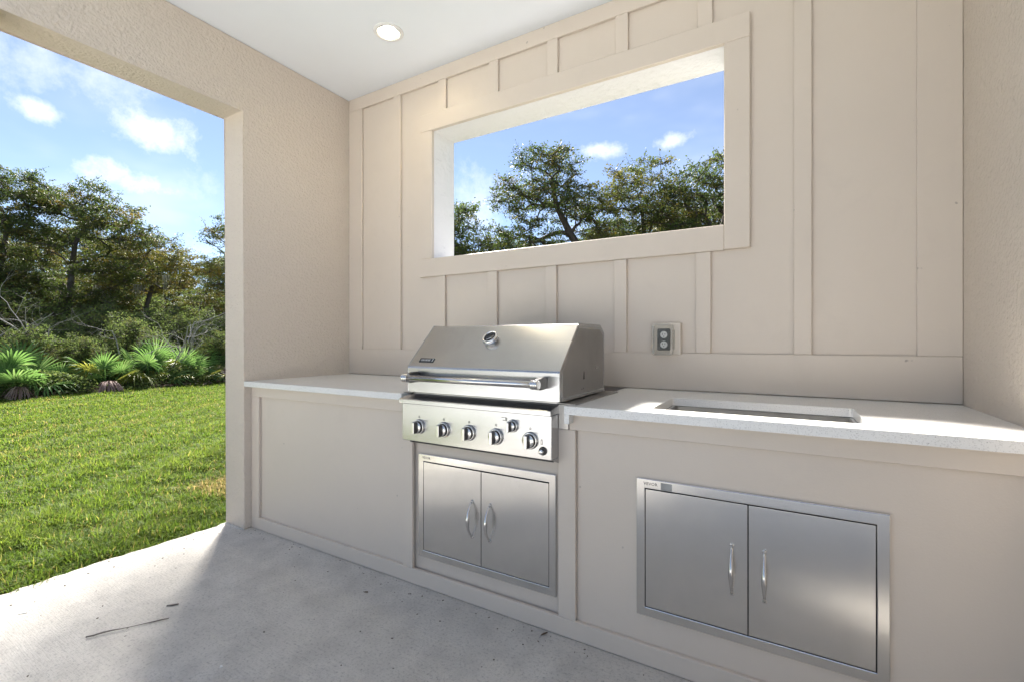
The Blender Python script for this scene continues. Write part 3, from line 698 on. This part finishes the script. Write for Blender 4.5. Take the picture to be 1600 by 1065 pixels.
def grow(seed, trunk, blobs, nl=190, leaf=.055, clump=(.34, .20), r0=.11, gap=.30, tint=(.45, .2)):
    """trunk: polyline; blobs: (x,y,z,rx,ry,rz,n clumps). returns wood mesh data, leaf mesh data"""
    rs = np.random.default_rng(seed); nodes = [np.array(p, float) for p in trunk]; par = [-1] + list(range(len(trunk) - 1)); C = []
    for (x, y, z, rx, ry, rz, n) in blobs:
        pts = []
        for _ in range(n * 30):
            u = rs.normal(0, 1, 3); u /= np.linalg.norm(u); u *= rs.random() ** .38; p = np.array([x, y, z]) + u * (rx, ry, rz)
            if all(np.linalg.norm((p - q) * (1, 1, 1.5)) > gap for q in pts[-60:]): pts.append(p)
            if len(pts) >= n: break
        C += pts
    C.sort(key=lambda p: np.linalg.norm(p - nodes[-1])); tips = []
    lo = max(1, len(trunk) // 2 - 1)
    for c in C:
        A = np.array(nodes[lo:]); dv = c - A; dist = np.linalg.norm(dv, axis=1); cost = dist + .9 * np.clip(A[:, 2] - c[2] + .15 * dist, 0, None) + .05 * np.arange(len(A)) ** .3
        j = int(np.argmin(cost)) + lo; a = nodes[j]; k = max(2, int(dist[j - lo] / .28)); prev = j
        for i in range(1, k + 1):
            u = i / k; p = a + (c - a) * u + np.array([0, 0, .12 * dist[j - lo] * math.sin(u * math.pi)]) * (.4) + (rs.normal(0, .045, 3) if i < k else 0)
            nodes.append(p); par.append(prev); prev = len(nodes) - 1
        tips.append(prev)
    Nn = np.array(nodes); w = np.zeros(len(nodes))
    for tp in tips: w[tp] += 1
    for i in range(len(nodes) - 1, 0, -1): w[par[i]] += w[i]
    rad = r0 * (np.maximum(w, .6) / w[0]) ** .48; rad[0] *= 1.35
    idx = np.arange(1, len(nodes)); pa = np.array(par[1:])
    E = np.stack([Nn[pa], Nn[idx]], 1); Rd = np.stack([np.minimum(rad[pa], rad[idx] * 1.5), rad[idx]], 1); V1, Q1 = frusta(E, Rd, 6)
    # twigs with leaves
    LP = []; LN = []; TW = []; LT = []
    for c in tips:
        c0 = Nn[c]; m = 11; th = rs.uniform(0, 2 * np.pi, m); d = np.stack([np.cos(th) * clump[0], np.sin(th) * clump[0], rs.normal(.25, .55, m) * clump[1]], 1) * rs.uniform(.5, 1.15, (m, 1))
        TW += [(c0, c0 + q) for q in d]; kk = max(2, nl // m); u = rs.uniform(.25, 1.05, (m, kk, 1)); p = c0 + d[:, None] * u + rs.normal(0, .042, (m, kk, 3)); LP.append(p.reshape(-1, 3))
        base = rs.normal(tint[0], tint[1]); LT.append(np.clip(base + rs.normal(0, .12, m * kk), 0, 1))
    LP = np.concatenate(LP); LT = np.concatenate(LT); n = len(LP); Nv = rs.normal(0, 1, (n, 3)) * (1, 1, .8) + (0, 0, .75); Nv /= np.linalg.norm(Nv, axis=1)[:, None]
    V3, Q3, T3 = leaf_mesh(LP, Nv, leaf * rs.uniform(.65, 1.35, n), rs, LT)
    E2 = np.array(TW); V2, Q2 = frusta(E2, np.tile([[.0065, .0025]], (len(E2), 1)), 3)
    return (np.concatenate([V1, V2]), np.concatenate([Q1, Q2 + len(V1)])), (V3, Q3, T3)
def tree(name, label, loc, data, mat='oak', bark='bark', group=None, rz=R(30.38), cat='tree', parts=('trunk', 'crown'), scale=1.0):
    t = thing(name, loc, label, cat, group, rz); t.scale = (scale,) * 3
    if isinstance(data[0], tuple):
        (V, Q), (LV, LQ, LT) = data; me1 = mesh_np(name + '_wood', V, Q); me1.polygons.foreach_set('use_smooth', [True] * len(Q)); me2 = mesh_np(name + '_leaves', LV, LQ, None, LT)
        ob(parts[0], me1, t, [bark]); ob(parts[1], me2, t, [mat])
    else: ob(parts[0], data[0], t); ob(parts[1], data[1], t)
    return t
def copy_tree(src, loc, rz, sc, label=None, group=None):
    o = src.copy(); col.objects.link(o); o.location = loc; o.rotation_euler.z = rz; o.scale = (sc,) * 3
    if label: o['label'] = label
    if group: o['group'] = group
    elif 'group' in o: del o['group']
    for ch in src.children: c = ch.copy(); col.objects.link(c); c.parent = o
    return o
def gz(x, y): return float(ground_z(np.array(x), np.array(y)))

# oaks on the far side of the lawn (seen through the wide opening)
o1 = tree('oak_tree', 'tall dark scrub oak with layered crown and thick trunk behind the palmettos', (-21.28, 5.99, gz(-21.28, 5.99) - .05),
     grow(1, [(0, 0, 0), (.05, 0, .7), (-.05, .05, 1.4), (.1, 0, 2.1), (.05, .1, 2.9), (.25, 0, 3.7)],
          [(.75, 0, 4.75, 1.15, 1.2, .62, 42), (-.75, .2, 4.95, .75, .9, .55, 26), (1.75, -.2, 3.95, .75, 1, .55, 26), (-.4, 0, 3.7, 1.2, 1.2, .45, 24), (1.1, .3, 3.0, 1.2, 1.2, .4, 26), (-1.0, 0, 2.7, .9, 1, .4, 18), (.5, .4, 2.2, 1.3, 1, .35, 18)], 210, r0=.085, tint=(.42, .2)), scale=1.19)
o2 = tree('oak_tree', 'tall scrub oak with high domed crown crowding the thick trunked oak', (-22.08, 4.66, gz(-22.08, 4.66) - .05),
     grow(2, [(0, 0, 0), (-.1, 0, .8), (.05, 0, 1.6), (-.15, 0, 2.4), (0, 0, 3.3), (.1, 0, 4.0)],
          [(.1, 0, 5.1, 1.0, 1.1, .55, 38), (-.9, 0, 4.3, .9, 1, .6, 28), (.7, .2, 4.2, .7, 1, .5, 20), (-.2, 0, 3.2, 1.2, 1.1, .45, 26), (.3, .2, 2.4, 1.1, 1, .4, 20), (-.6, .3, 1.9, 1.0, .9, .3, 12)], 200, r0=.075, tint=(.46, .2)), scale=1.19)
o3 = tree('oak_tree', 'yellowing oak with spreading olive crown and grey moss', (-20.75, 7.98, gz(-20.75, 7.98) - .05),
     grow(3, [(0, 0, 0), (.1, 0, .6), (.2, .1, 1.2), (.1, 0, 1.9), (.3, 0, 2.6)],
          [(.2, 0, 3.75, 1.3, 1.2, .42, 38), (-.7, 0, 3.3, .9, 1, .4, 20), (1.2, .2, 3.2, .9, 1.1, .45, 26), (.3, 0, 2.6, 1.3, 1.1, .35, 20), (-.5, -.3, 2.0, .8, .8, .3, 10)], 190, r0=.065, tint=(.28, .2)), 'pale_oak', scale=1.19)
o4 = tree('oak_tree', 'slender open oak with ragged crown standing beside the wall pier', (-19.42, 10.51, gz(-19.42, 10.51) - .05),
     grow(4, [(0, 0, 0), (-.05, 0, .9), (.1, 0, 1.8), (0, .1, 2.8), (-.15, 0, 3.8)],
          [(-.25, 0, 4.6, .55, .7, .65, 16), (.5, 0, 4.5, .6, .8, .6, 16), (-.4, .2, 3.4, .9, .9, .45, 20), (.4, 0, 2.8, 1.1, 1, .4, 20), (-.8, 0, 2.5, .6, .8, .3, 10)], 170, r0=.06, tint=(.45, .2)), scale=1.19)
# moss hanging in the yellowing oak
def moss(parent, spots, seed):
    rs = np.random.default_rng(seed)
    for (x, y, z, L) in spots:
        V = []; Q = []; Tn = []
        for s in range(26):
            px, py = x + rs.normal(0, .07), y + rs.normal(0, .07); l = L * rs.uniform(.4, 1.1); w = rs.uniform(.006, .014); a = rs.uniform(0, np.pi); wx, wy = math.cos(a) * w, math.sin(a) * w; n0 = len(V); st = 5
            for i in range(st + 1):
                u = i / st; ww = 1 - .85 * u; px += rs.normal(0, .012); py += rs.normal(0, .012)
                V += [(px - wx * ww, py - wy * ww, z - l * u), (px + wx * ww, py + wy * ww, z - l * u)]; Tn += [rs.random()] * 2
            for i in range(st): Q.append((n0 + 2 * i, n0 + 2 * i + 1, n0 + 2 * i + 3, n0 + 2 * i + 2))
        o = ob('hanging_moss', mesh_np('hanging_moss', V, Q, None, Tn), parent, ['moss']); o['label'] = 'pale grey hanging moss'
moss(o3, [(-.75, -.6, 2.55, .75), (-.5, -.7, 2.5, .6), (-.95, -.5, 2.6, .5), (.35, -.6, 2.6, .4), (1.1, -.5, 2.9, .5)], 6)
shade_oak = tree('oak_tree', 'added unseen oak with a thin flat crown dimming the sun on the slab', (-7.2, 4.7, -.1),
     grow(5, [(0, 0, 0), (.03, 0, 1.4), (-.05, 0, 2.8), (.02, .05, 4.2), (0, 0, 5.3)], [(0, 0, 6.0, .85, 1.5, .34, 50)], 150, r0=.085, gap=.3, tint=(.45, .2)))  # unseen oak added to filter the sun falling on the left of the slab
# farther oaks of the same wood
rw = random.Random(21)
for (x, y, s, src) in [(-19.5, 3.2, .82, o3), (-20.5, 5.4, .9, o1), (-19.2, 7.4, .85, o4), (-21, 9.2, .95, o3), (-19.0, 10.6, .8, o2), (-23.5, 4.2, 1.0, o2), (-24, 7.6, 1.0, o1), (-18.3, 1.4, .9, o1), (-23, 11.8, 1.0, o4), (-19, -.8, .9, o3), (-17.6, 4.9, .62, o3), (-18.2, 6.4, .66, o2), (-17.4, 3.6, .6, o2), (-18.0, 8.6, .62, o3), (-21.6, 6.6, .8, o3), (-21.8, 3.4, .8, o4), (-21.4, 8.4, .8, o2)]:
    x, y, s = x * 1.3, y * 1.3, s * 1.25
    copy_tree(src, (x, y, gz(x, y) - .05), rw.uniform(0, 6.28), s, 'farther scrub oak half hidden behind the front oaks', 'farther oaks of the scrub wood')

# oaks behind the house (seen through the window opening)
w1 = tree('oak_tree', 'leaning live oak with dark forked limb and tall rounded crown behind the window', (-4.3, 11.3, -.1),
     grow(11, [(0, 0, 0), (.1, 0, 1.2), (.2, 0, 2.4), (-.05, 0, 3.3), (-.5, 0, 4.0), (-.85, 0, 4.7), (-1.0, 0, 5.4)],
          [(-1.05, 0, 5.75, .85, .8, .6, 36), (-1.2, .1, 4.85, 1.05, 1.0, .6, 48), (-2.15, 0, 5.0, .45, .7, .4, 14), (-.35, 0, 4.75, .6, .9, .55, 22), (-1.7, .1, 3.8, 1.1, 1, .45, 34), (.2, .2, 4.2, .65, 1, .5, 20), (-2.5, 0, 3.6, .7, 1, .5, 24), (-.6, .3, 3.4, .9, .9, .4, 20), (.75, .2, 3.9, .8, .9, .5, 22)], 105, .06, r0=.10, gap=.27, tint=(.5, .2)))
w2 = tree('oak_tree', 'thin open oak with wispy bare twigs behind the window', (-3.15, 11.9, -.1),
     grow(12, [(0, 0, 0), (.05, 0, 1.3), (0, 0, 2.6), (.1, 0, 3.7), (.05, .1, 4.7)],
          [(.0, 0, 5.35, .9, .9, .5, 26), (-.85, 0, 4.75, .9, 1, .55, 38), (.5, 0, 4.5, .9, 1, .5, 32), (-.4, 0, 3.6, 1.4, 1.1, .5, 48), (.2, 0, 2.8, 1.2, 1, .4, 24)], 105, .06, r0=.06, gap=.27, tint=(.42, .22)), 'pale_oak')
w3 = tree('oak_tree', 'dense broad live oak crown against the right window trim', (-1.35, 12.4, -.1),
     grow(13, [(0, 0, 0), (0, 0, 1.4), (.1, 0, 2.6), (0, 0, 3.6), (.15, 0, 4.4)],
          [(-.1, 0, 5.05, 1.4, 1.1, .75, 66), (-1.1, 0, 4.5, .8, 1, .65, 34), (1.1, 0, 4.9, 1.0, 1, .8, 40), (-.3, 0, 3.6, 1.6, 1.2, .55, 52), (1.2, 0, 3.6, 1.0, 1, .5, 24)], 115, .06, r0=.10, gap=.26, tint=(.5, .2)))
w4 = tree('oak_tree', 'small round oak crown low beside the left window reveal', (-7.15, 9.7, -.1),
     grow(14, [(0, 0, 0), (0, 0, 1.1), (.1, 0, 2.0), (0, 0, 3.0)],
          [(-.15, 0, 4.1, .55, .9, .75, 32), (.05, 0, 3.2, .75, 1, .6, 34), (-.6, 0, 3.7, .7, .8, .8, 24)], 170, .055, r0=.06, tint=(.5, .2)))
copy_tree(w4, (-6.5, 11.2, -.1), 2.1, .86, 'low bushy oak between the small round oak and the leaning oak')
for (x, y, s, src, rz) in [(-5.9, 14.6, .80, w3, 1.0), (-4.4, 15.6, .92, w3, 4.0), (-3.0, 15.2, .95, w2, 2.0), (-1.6, 15.5, 1.0, w3, 3.0), (.4, 15.5, 1.0, w3, 5.0), (3.2, 14.6, 1.0, w1, 1.2), (-7.6, 15.4, .72, w2, 2.6), (-9.5, 14.5, .68, w3, 2.6)]:
    copy_tree(src, (x, y, -.1), rz, s, 'background oak filling the gaps beyond the window oaks', 'background oaks beyond the window')
# open ground with trees behind the viewer, as the steel reflects
for (x, y, s, src, rz) in [(-14, -9, 1, o1, 1.0), (-9, -17, 1.1, w3, 2.0), (-2, -21, 1.1, w1, 3.0), (6, -19, 1.1, o2, .5), (-17, -3.5, 1.0, o2, 2.2)]:
    copy_tree(src, (x, y, -.1), rz, s, 'oak at the edge of the rear lawn', 'oaks round the rear lawn')

# far wood that reads as one mass
def far_wood():
    rs = np.random.default_rng(30); P = []
    def band(ax, ay, bx, by, n, h):
        u = rs.random(n); x = ax + (bx - ax) * u + rs.normal(0, 1.6, n); y = ay + (by - ay) * u + rs.normal(0, 1.6, n)
        top = h * (.72 + .16 * np.sin(u * 37) + .12 * np.sin(u * 83 + 1)); P.append(np.stack([x, y, rs.random(n) ** .8 * top], 1))
    band(-37, -20, -37, 26, 34000, 6.4); band(-33, 4, -33, 22, 22000, 5.0); band(-37, 26, 22, 32, 24000, 5.2); band(-30, -26, 25, -32, 14000, 5.0)
    P = np.concatenate(P); n = len(P); Nv = rs.normal(0, 1, (n, 3)) + (0, 0, .6); Nv /= np.linalg.norm(Nv, axis=1)[:, None]
    t = np.clip(.45 + .25 * np.sin(P[:, 0] * 1.1 + P[:, 1] * 1.3) + rs.normal(0, .12, n), 0, 1); V, Q, Tn = leaf_mesh(P, Nv, rs.uniform(.12, .30, n), rs, t)
    tag(ob('far_wood', mesh_np('far_wood', V, Q, None, Tn), None, ['oak']), 'far scrub wood closing off the horizon', 'wood', kind='stuff')
far_wood()

# ------------------------------------------------------------------ understory
def forest_floor():
    V = []; Q = []; xs = np.linspace(-40, -13.35, 50); ys = np.linspace(-14, 24, 60); rs = np.random.default_rng(1)
    for y in ys:
        for i, x in enumerate(xs):
            e = .25 * math.sin(y * 1.7) + .12 * math.sin(y * 4.1) if i == len(xs) - 1 else 0
            V.append((x + e, y, gz(x + e, y) + .012 + (0 if i == len(xs) - 1 else .03 + .03 * rs.random())))
    w = len(xs)
    for j in range(len(ys) - 1):
        for i in range(w - 1): Q.append((j * w + i, j * w + i + 1, (j + 1) * w + i + 1, (j + 1) * w + i))
    tag(ob('forest_floor', mesh_np('forest_floor', V, Q), None, ['soil']), kind='structure')
    rs = np.random.default_rng(2); n = 9000; x = rs.uniform(-17, -13.1, n); y = rs.uniform(-2, 12, n)
    P = np.stack([x, y, ground_z(x, y) + .05 + .05 * rs.random(n)], 1); Nv = rs.normal(0, .5, (n, 3)) + (0, 0, 1); Nv /= np.linalg.norm(Nv, axis=1)[:, None]
    V, Q, Tn = leaf_mesh(P, Nv, rs.uniform(.04, .13, n), rs, rs.random(n), .4)
    tag(ob('leaf_litter', mesh_np('leaf_litter', V, Q, None, Tn), None, ['litter']), 'brown leaf litter under the palmettos', 'leaf litter', kind='stuff')
    # low weeds along the lawn edge
    n = 40000; y = rs.uniform(-2, 12, n); cl = np.sin(y * 2.3) + np.sin(y * 5.1 + 1); k = rs.random(n) < np.clip(.45 + .35 * cl, .05, 1); y = y[k]; n = len(y)
    x = -13.45 + .25 * np.sin(y * 1.7) + rs.normal(-.15, .22, n); h = rs.random(n) * (.32 + .22 * np.sin(y * 2.3))
    P = np.stack([x, y, ground_z(x, y) + .02 + np.abs(h)], 1); Nv = rs.normal(0, .7, (n, 3)) + (0, 0, 1); Nv /= np.linalg.norm(Nv, axis=1)[:, None]
    V, Q, Tn = leaf_mesh(P, Nv, rs.uniform(.03, .075, n), rs, np.clip(rs.normal(.6, .25, n), 0, 1), .6)
    tag(ob('edge_weeds', mesh_np('edge_weeds', V, Q, None, Tn), None, ['bush']), 'low green weeds along the lawn edge', 'weeds', kind='stuff')
forest_floor()

def frond_mesh(seed, droop, spread=250, n=26, fl=.50, petiole=.55):
    """a palmetto fan: x axis is outwards, origin at the foot of the stalk"""
    rs = np.random.default_rng(seed); V = []; Tr = []; Tn = []; Qd = []
    c = np.array([petiole, 0, 0.0]); w = .006
    V += [(0, -w, 0), (0, w, 0), (petiole, w, .002), (petiole, -w, .002), (0, 0, .011), (petiole, 0, .009)]; Tn += [.5] * 6; Qd += [(0, 4, 5, 3), (4, 1, 2, 5)]
    for k in range(n):
        a = R(-spread / 2 + spread * k / (n - 1)) + rs.normal(0, .03); L = fl * (1 - .28 * abs(2 * k / (n - 1) - 1) ** 2) * rs.uniform(.86, 1.08); d = np.array([math.cos(a), math.sin(a), 0]); s = np.array([-d[1], d[0], 0]); hw = .017
        dr = droop * rs.uniform(.6, 1.5); i0 = len(V)
        for u, ww in ((.03, .25), (.45, 1.0), (.8, .65)):
            p = c + d * L * u + np.array([0, 0, .12 * u - dr * u * u]); V += [tuple(p - s * hw * ww + (0, 0, .008 * ww)), tuple(p - (0, 0, .004)), tuple(p + s * hw * ww + (0, 0, .008 * ww))]
        V.append(tuple(c + d * L + np.array([0, 0, .12 - dr * 1.25]))); tt = np.clip(rs.normal(.55, .22), 0, 1); Tn += [tt] * 10
        for r in (0, 3): Qd += [(i0 + r, i0 + r + 1, i0 + r + 4, i0 + r + 3), (i0 + r + 1, i0 + r + 2, i0 + r + 5, i0 + r + 4)]
        Tr += [(i0 + 6, i0 + 7, i0 + 9), (i0 + 7, i0 + 8, i0 + 9)]
    return mesh_np('frond', V, Qd, Tr, Tn)
FR = {}
for m in ('palm', 'palm_yellow', 'palm_dead'):
    FR[m] = []
    for s in range(4):
        me = frond_mesh(40 + s, (.10, .16, .22, .30)[s] if m != 'palm_dead' else .55, 250 if m != 'palm_dead' else 150, 26, .50 - .03 * s); me.materials.append(M[m]); FR[m].append(me)
def palmetto(loc, size, nf, label, seed, kinds=('palm',), group=None, dead=0):
    rd = random.Random(seed); t = thing('saw_palmetto', loc, label, 'palmetto', group)
    for k in range(nf + dead):
        kind = 'palm_dead' if k >= nf else rd.choice(kinds)
        o = bpy.data.objects.new('frond', rd.choice(FR[kind])); col.objects.link(o); o.parent = t
        el = R(rd.uniform(12, 82)) if kind != 'palm_dead' else R(rd.uniform(0, 20)); az = 2 * math.pi * (k + rd.uniform(-.3, .3)) / max(nf, 1)
        o.rotation_euler = (R(rd.uniform(-60, 60)), -el, az); s = size * rd.uniform(.65, 1.2); o.scale = (s, s, s); o.location = (rd.uniform(-.08, .08), rd.uniform(-.08, .08), .05 + (.12 if k >= nf else 0))
PG = 'green saw palmettos at the edge of the wood'
def P3(x, y): return (x, y, gz(x, y))
palmetto(P3(-13.95, 3.05), 1.1, 12, 'large green saw palmetto with long drooping blades by the purplish dead frond', 1, dead=1)
palmetto(P3(-13.75, 4.55), .95, 9, 'yellow-green saw palmetto clump beside brown dead fronds', 2, ('palm_yellow', 'palm_yellow', 'palm'), dead=1)
palmetto(P3(-13.7, 6.35), .85, 9, 'low bright saw palmetto at the lawn edge near the wall pier', 3, ('palm', 'palm_yellow'))
rp = random.Random(77); spots = [(-14.6, 2.2), (-14.9, 3.9), (-14.3, 5.1), (-14.7, 5.9), (-14.4, 7.0), (-15.2, 6.7), (-14.1, 1.1), (-15.4, 4.8), (-14.2, 8.2), (-15.0, 9.2), (-14.0, -.3), (-15.5, 2.9), (-14.0, 3.8), (-13.9, 5.5), (-14.6, 4.5), (-15.6, 5.6), (-15.7, 3.6), (-14.9, 7.7), (-14.3, 2.8), (-14.15, 6.3), (-15.9, 6.6), (-15.8, 7.6), (-14.05, 4.25), (-14.9, 3.1), (-13.8, 7.4)]
for i, (x, y) in enumerate(spots):
    x += rp.uniform(-.15, .15); y += rp.uniform(-.15, .15)
    palmetto(P3(x, y), rp.uniform(.5, 1.05) * (1.1 if x < -14.8 else 1), rp.randint(7, 13), 'green saw palmetto massed with others under the oaks', 50 + i, ('palm', 'palm', 'palm', 'palm_yellow') if i % 4 else ('palm', 'palm', 'palm_yellow', 'palm_dead'), PG)

# bushes
b0 = tree('understory_bush', 'leafy green bush under the oaks', P3(-14.9, 3.4), grow(61, [(0, 0, 0), (0, 0, .15), (.05, 0, .35)], [(0, 0, .75, .75, .75, .45, 46), (.3, .1, 1.1, .45, .5, .3, 16)], 130, .05, (.2, .16), .03, .15, (.5, .2)), 'bush', 'bark', 'leafy bushes under the oaks', 0, 'bush', ('stem', 'foliage'))
b1 = tree('understory_bush', 'leafy green bush under the oaks', P3(-15.1, 5.6), grow(62, [(0, 0, 0), (.03, 0, .2), (0, 0, .5)], [(0, 0, 1.0, .7, .7, .6, 46), (-.3, 0, 1.5, .4, .5, .35, 16)], 110, .05, (.2, .18), .03, .16, (.4, .2)), 'bush', 'bark', 'leafy bushes under the oaks', 0, 'bush', ('stem', 'foliage'))
for i, (x, y, s) in enumerate([(-15.3, 4.3, .8), (-14.5, 4.45, .7), (-14.9, 6.4, .85), (-14.4, 7.5, .8), (-16.2, 5.2, 1.0), (-16.3, 7.2, 1.05), (-16.0, 2.6, 1.0), (-15.5, 1.6, 1.0), (-17.2, 3.9, 1.1), (-17.4, 6.2, 1.15), (-17.2, 8.4, 1.2), (-15.6, 8.8, 1.1), (-15.4, .2, 1.1), (-16.0, 10.2, 1.2), (-18.2, 5.0, 1.2), (-18.4, 7.6, 1.25), (-18.2, 2.6, 1.2), (-19.8, 6.6, 1.3), (-19.6, 9.0, 1.4), (-17.0, 5.6, 1.05), (-21.5, 5.4, 1.7), (-21.8, 7.4, 1.8), (-21.6, 9.6, 1.7), (-23.5, 8.4, 2.0), (-23.2, 11.0, 2.0), (-20.6, 4.2, 1.6)]):
    copy_tree((b0, b1)[i % 2], P3(x, y), rw.uniform(0, 6.28), s, group='leafy bushes under the oaks')

# grey dead branches tangled in the scrub
def dead_branch(seed, loc, rz, sc, label):
    rs = np.random.default_rng(seed); E = []; Rd = []
    def go(p, d, L, r, lev):
        n = 6
        for i in range(n):
            q = p + d * L / n; r2 = r * .9; E.append((p, q)); Rd.append((r, r2)); p, r = q, r2; d = d + rs.normal(0, .16, 3); d /= np.linalg.norm(d)
            if lev < 3 and rs.random() < .75:
                e = d + rs.normal(0, .7, 3); e /= np.linalg.norm(e); go(p, e, L * .55, r * .6, lev + 1)
    go(np.array([0, 0, 0.0]), np.array([.5, 0, .85]), 1.6, .022, 0)
    V, Q = frusta(np.array(E), np.array(Rd), 5); o = ob('dead_branch', mesh_np('dead_branch', V, Q), None, ['greybark']); o.location = loc; o.rotation_euler.z = rz; o.scale = (sc,) * 3
    tag(o, label, 'branch')
dead_branch(71, P3(-14.0, 5.75), R(40), 1.1, 'pale grey bare branch leaning out over the low palmetto')
dead_branch(72, P3(-14.25, 5.2), R(200), .95, 'grey twisted bare branch rising behind the yellow-green palmetto')
dead_branch(73, P3(-14.5, 6.5), R(120), 1.2, 'tangled grey bare twigs beside the wall pier')
dead_branch(74, P3(-15.0, 4.1), R(300), 1.3, 'thin grey dead branch below the thick trunked oak')
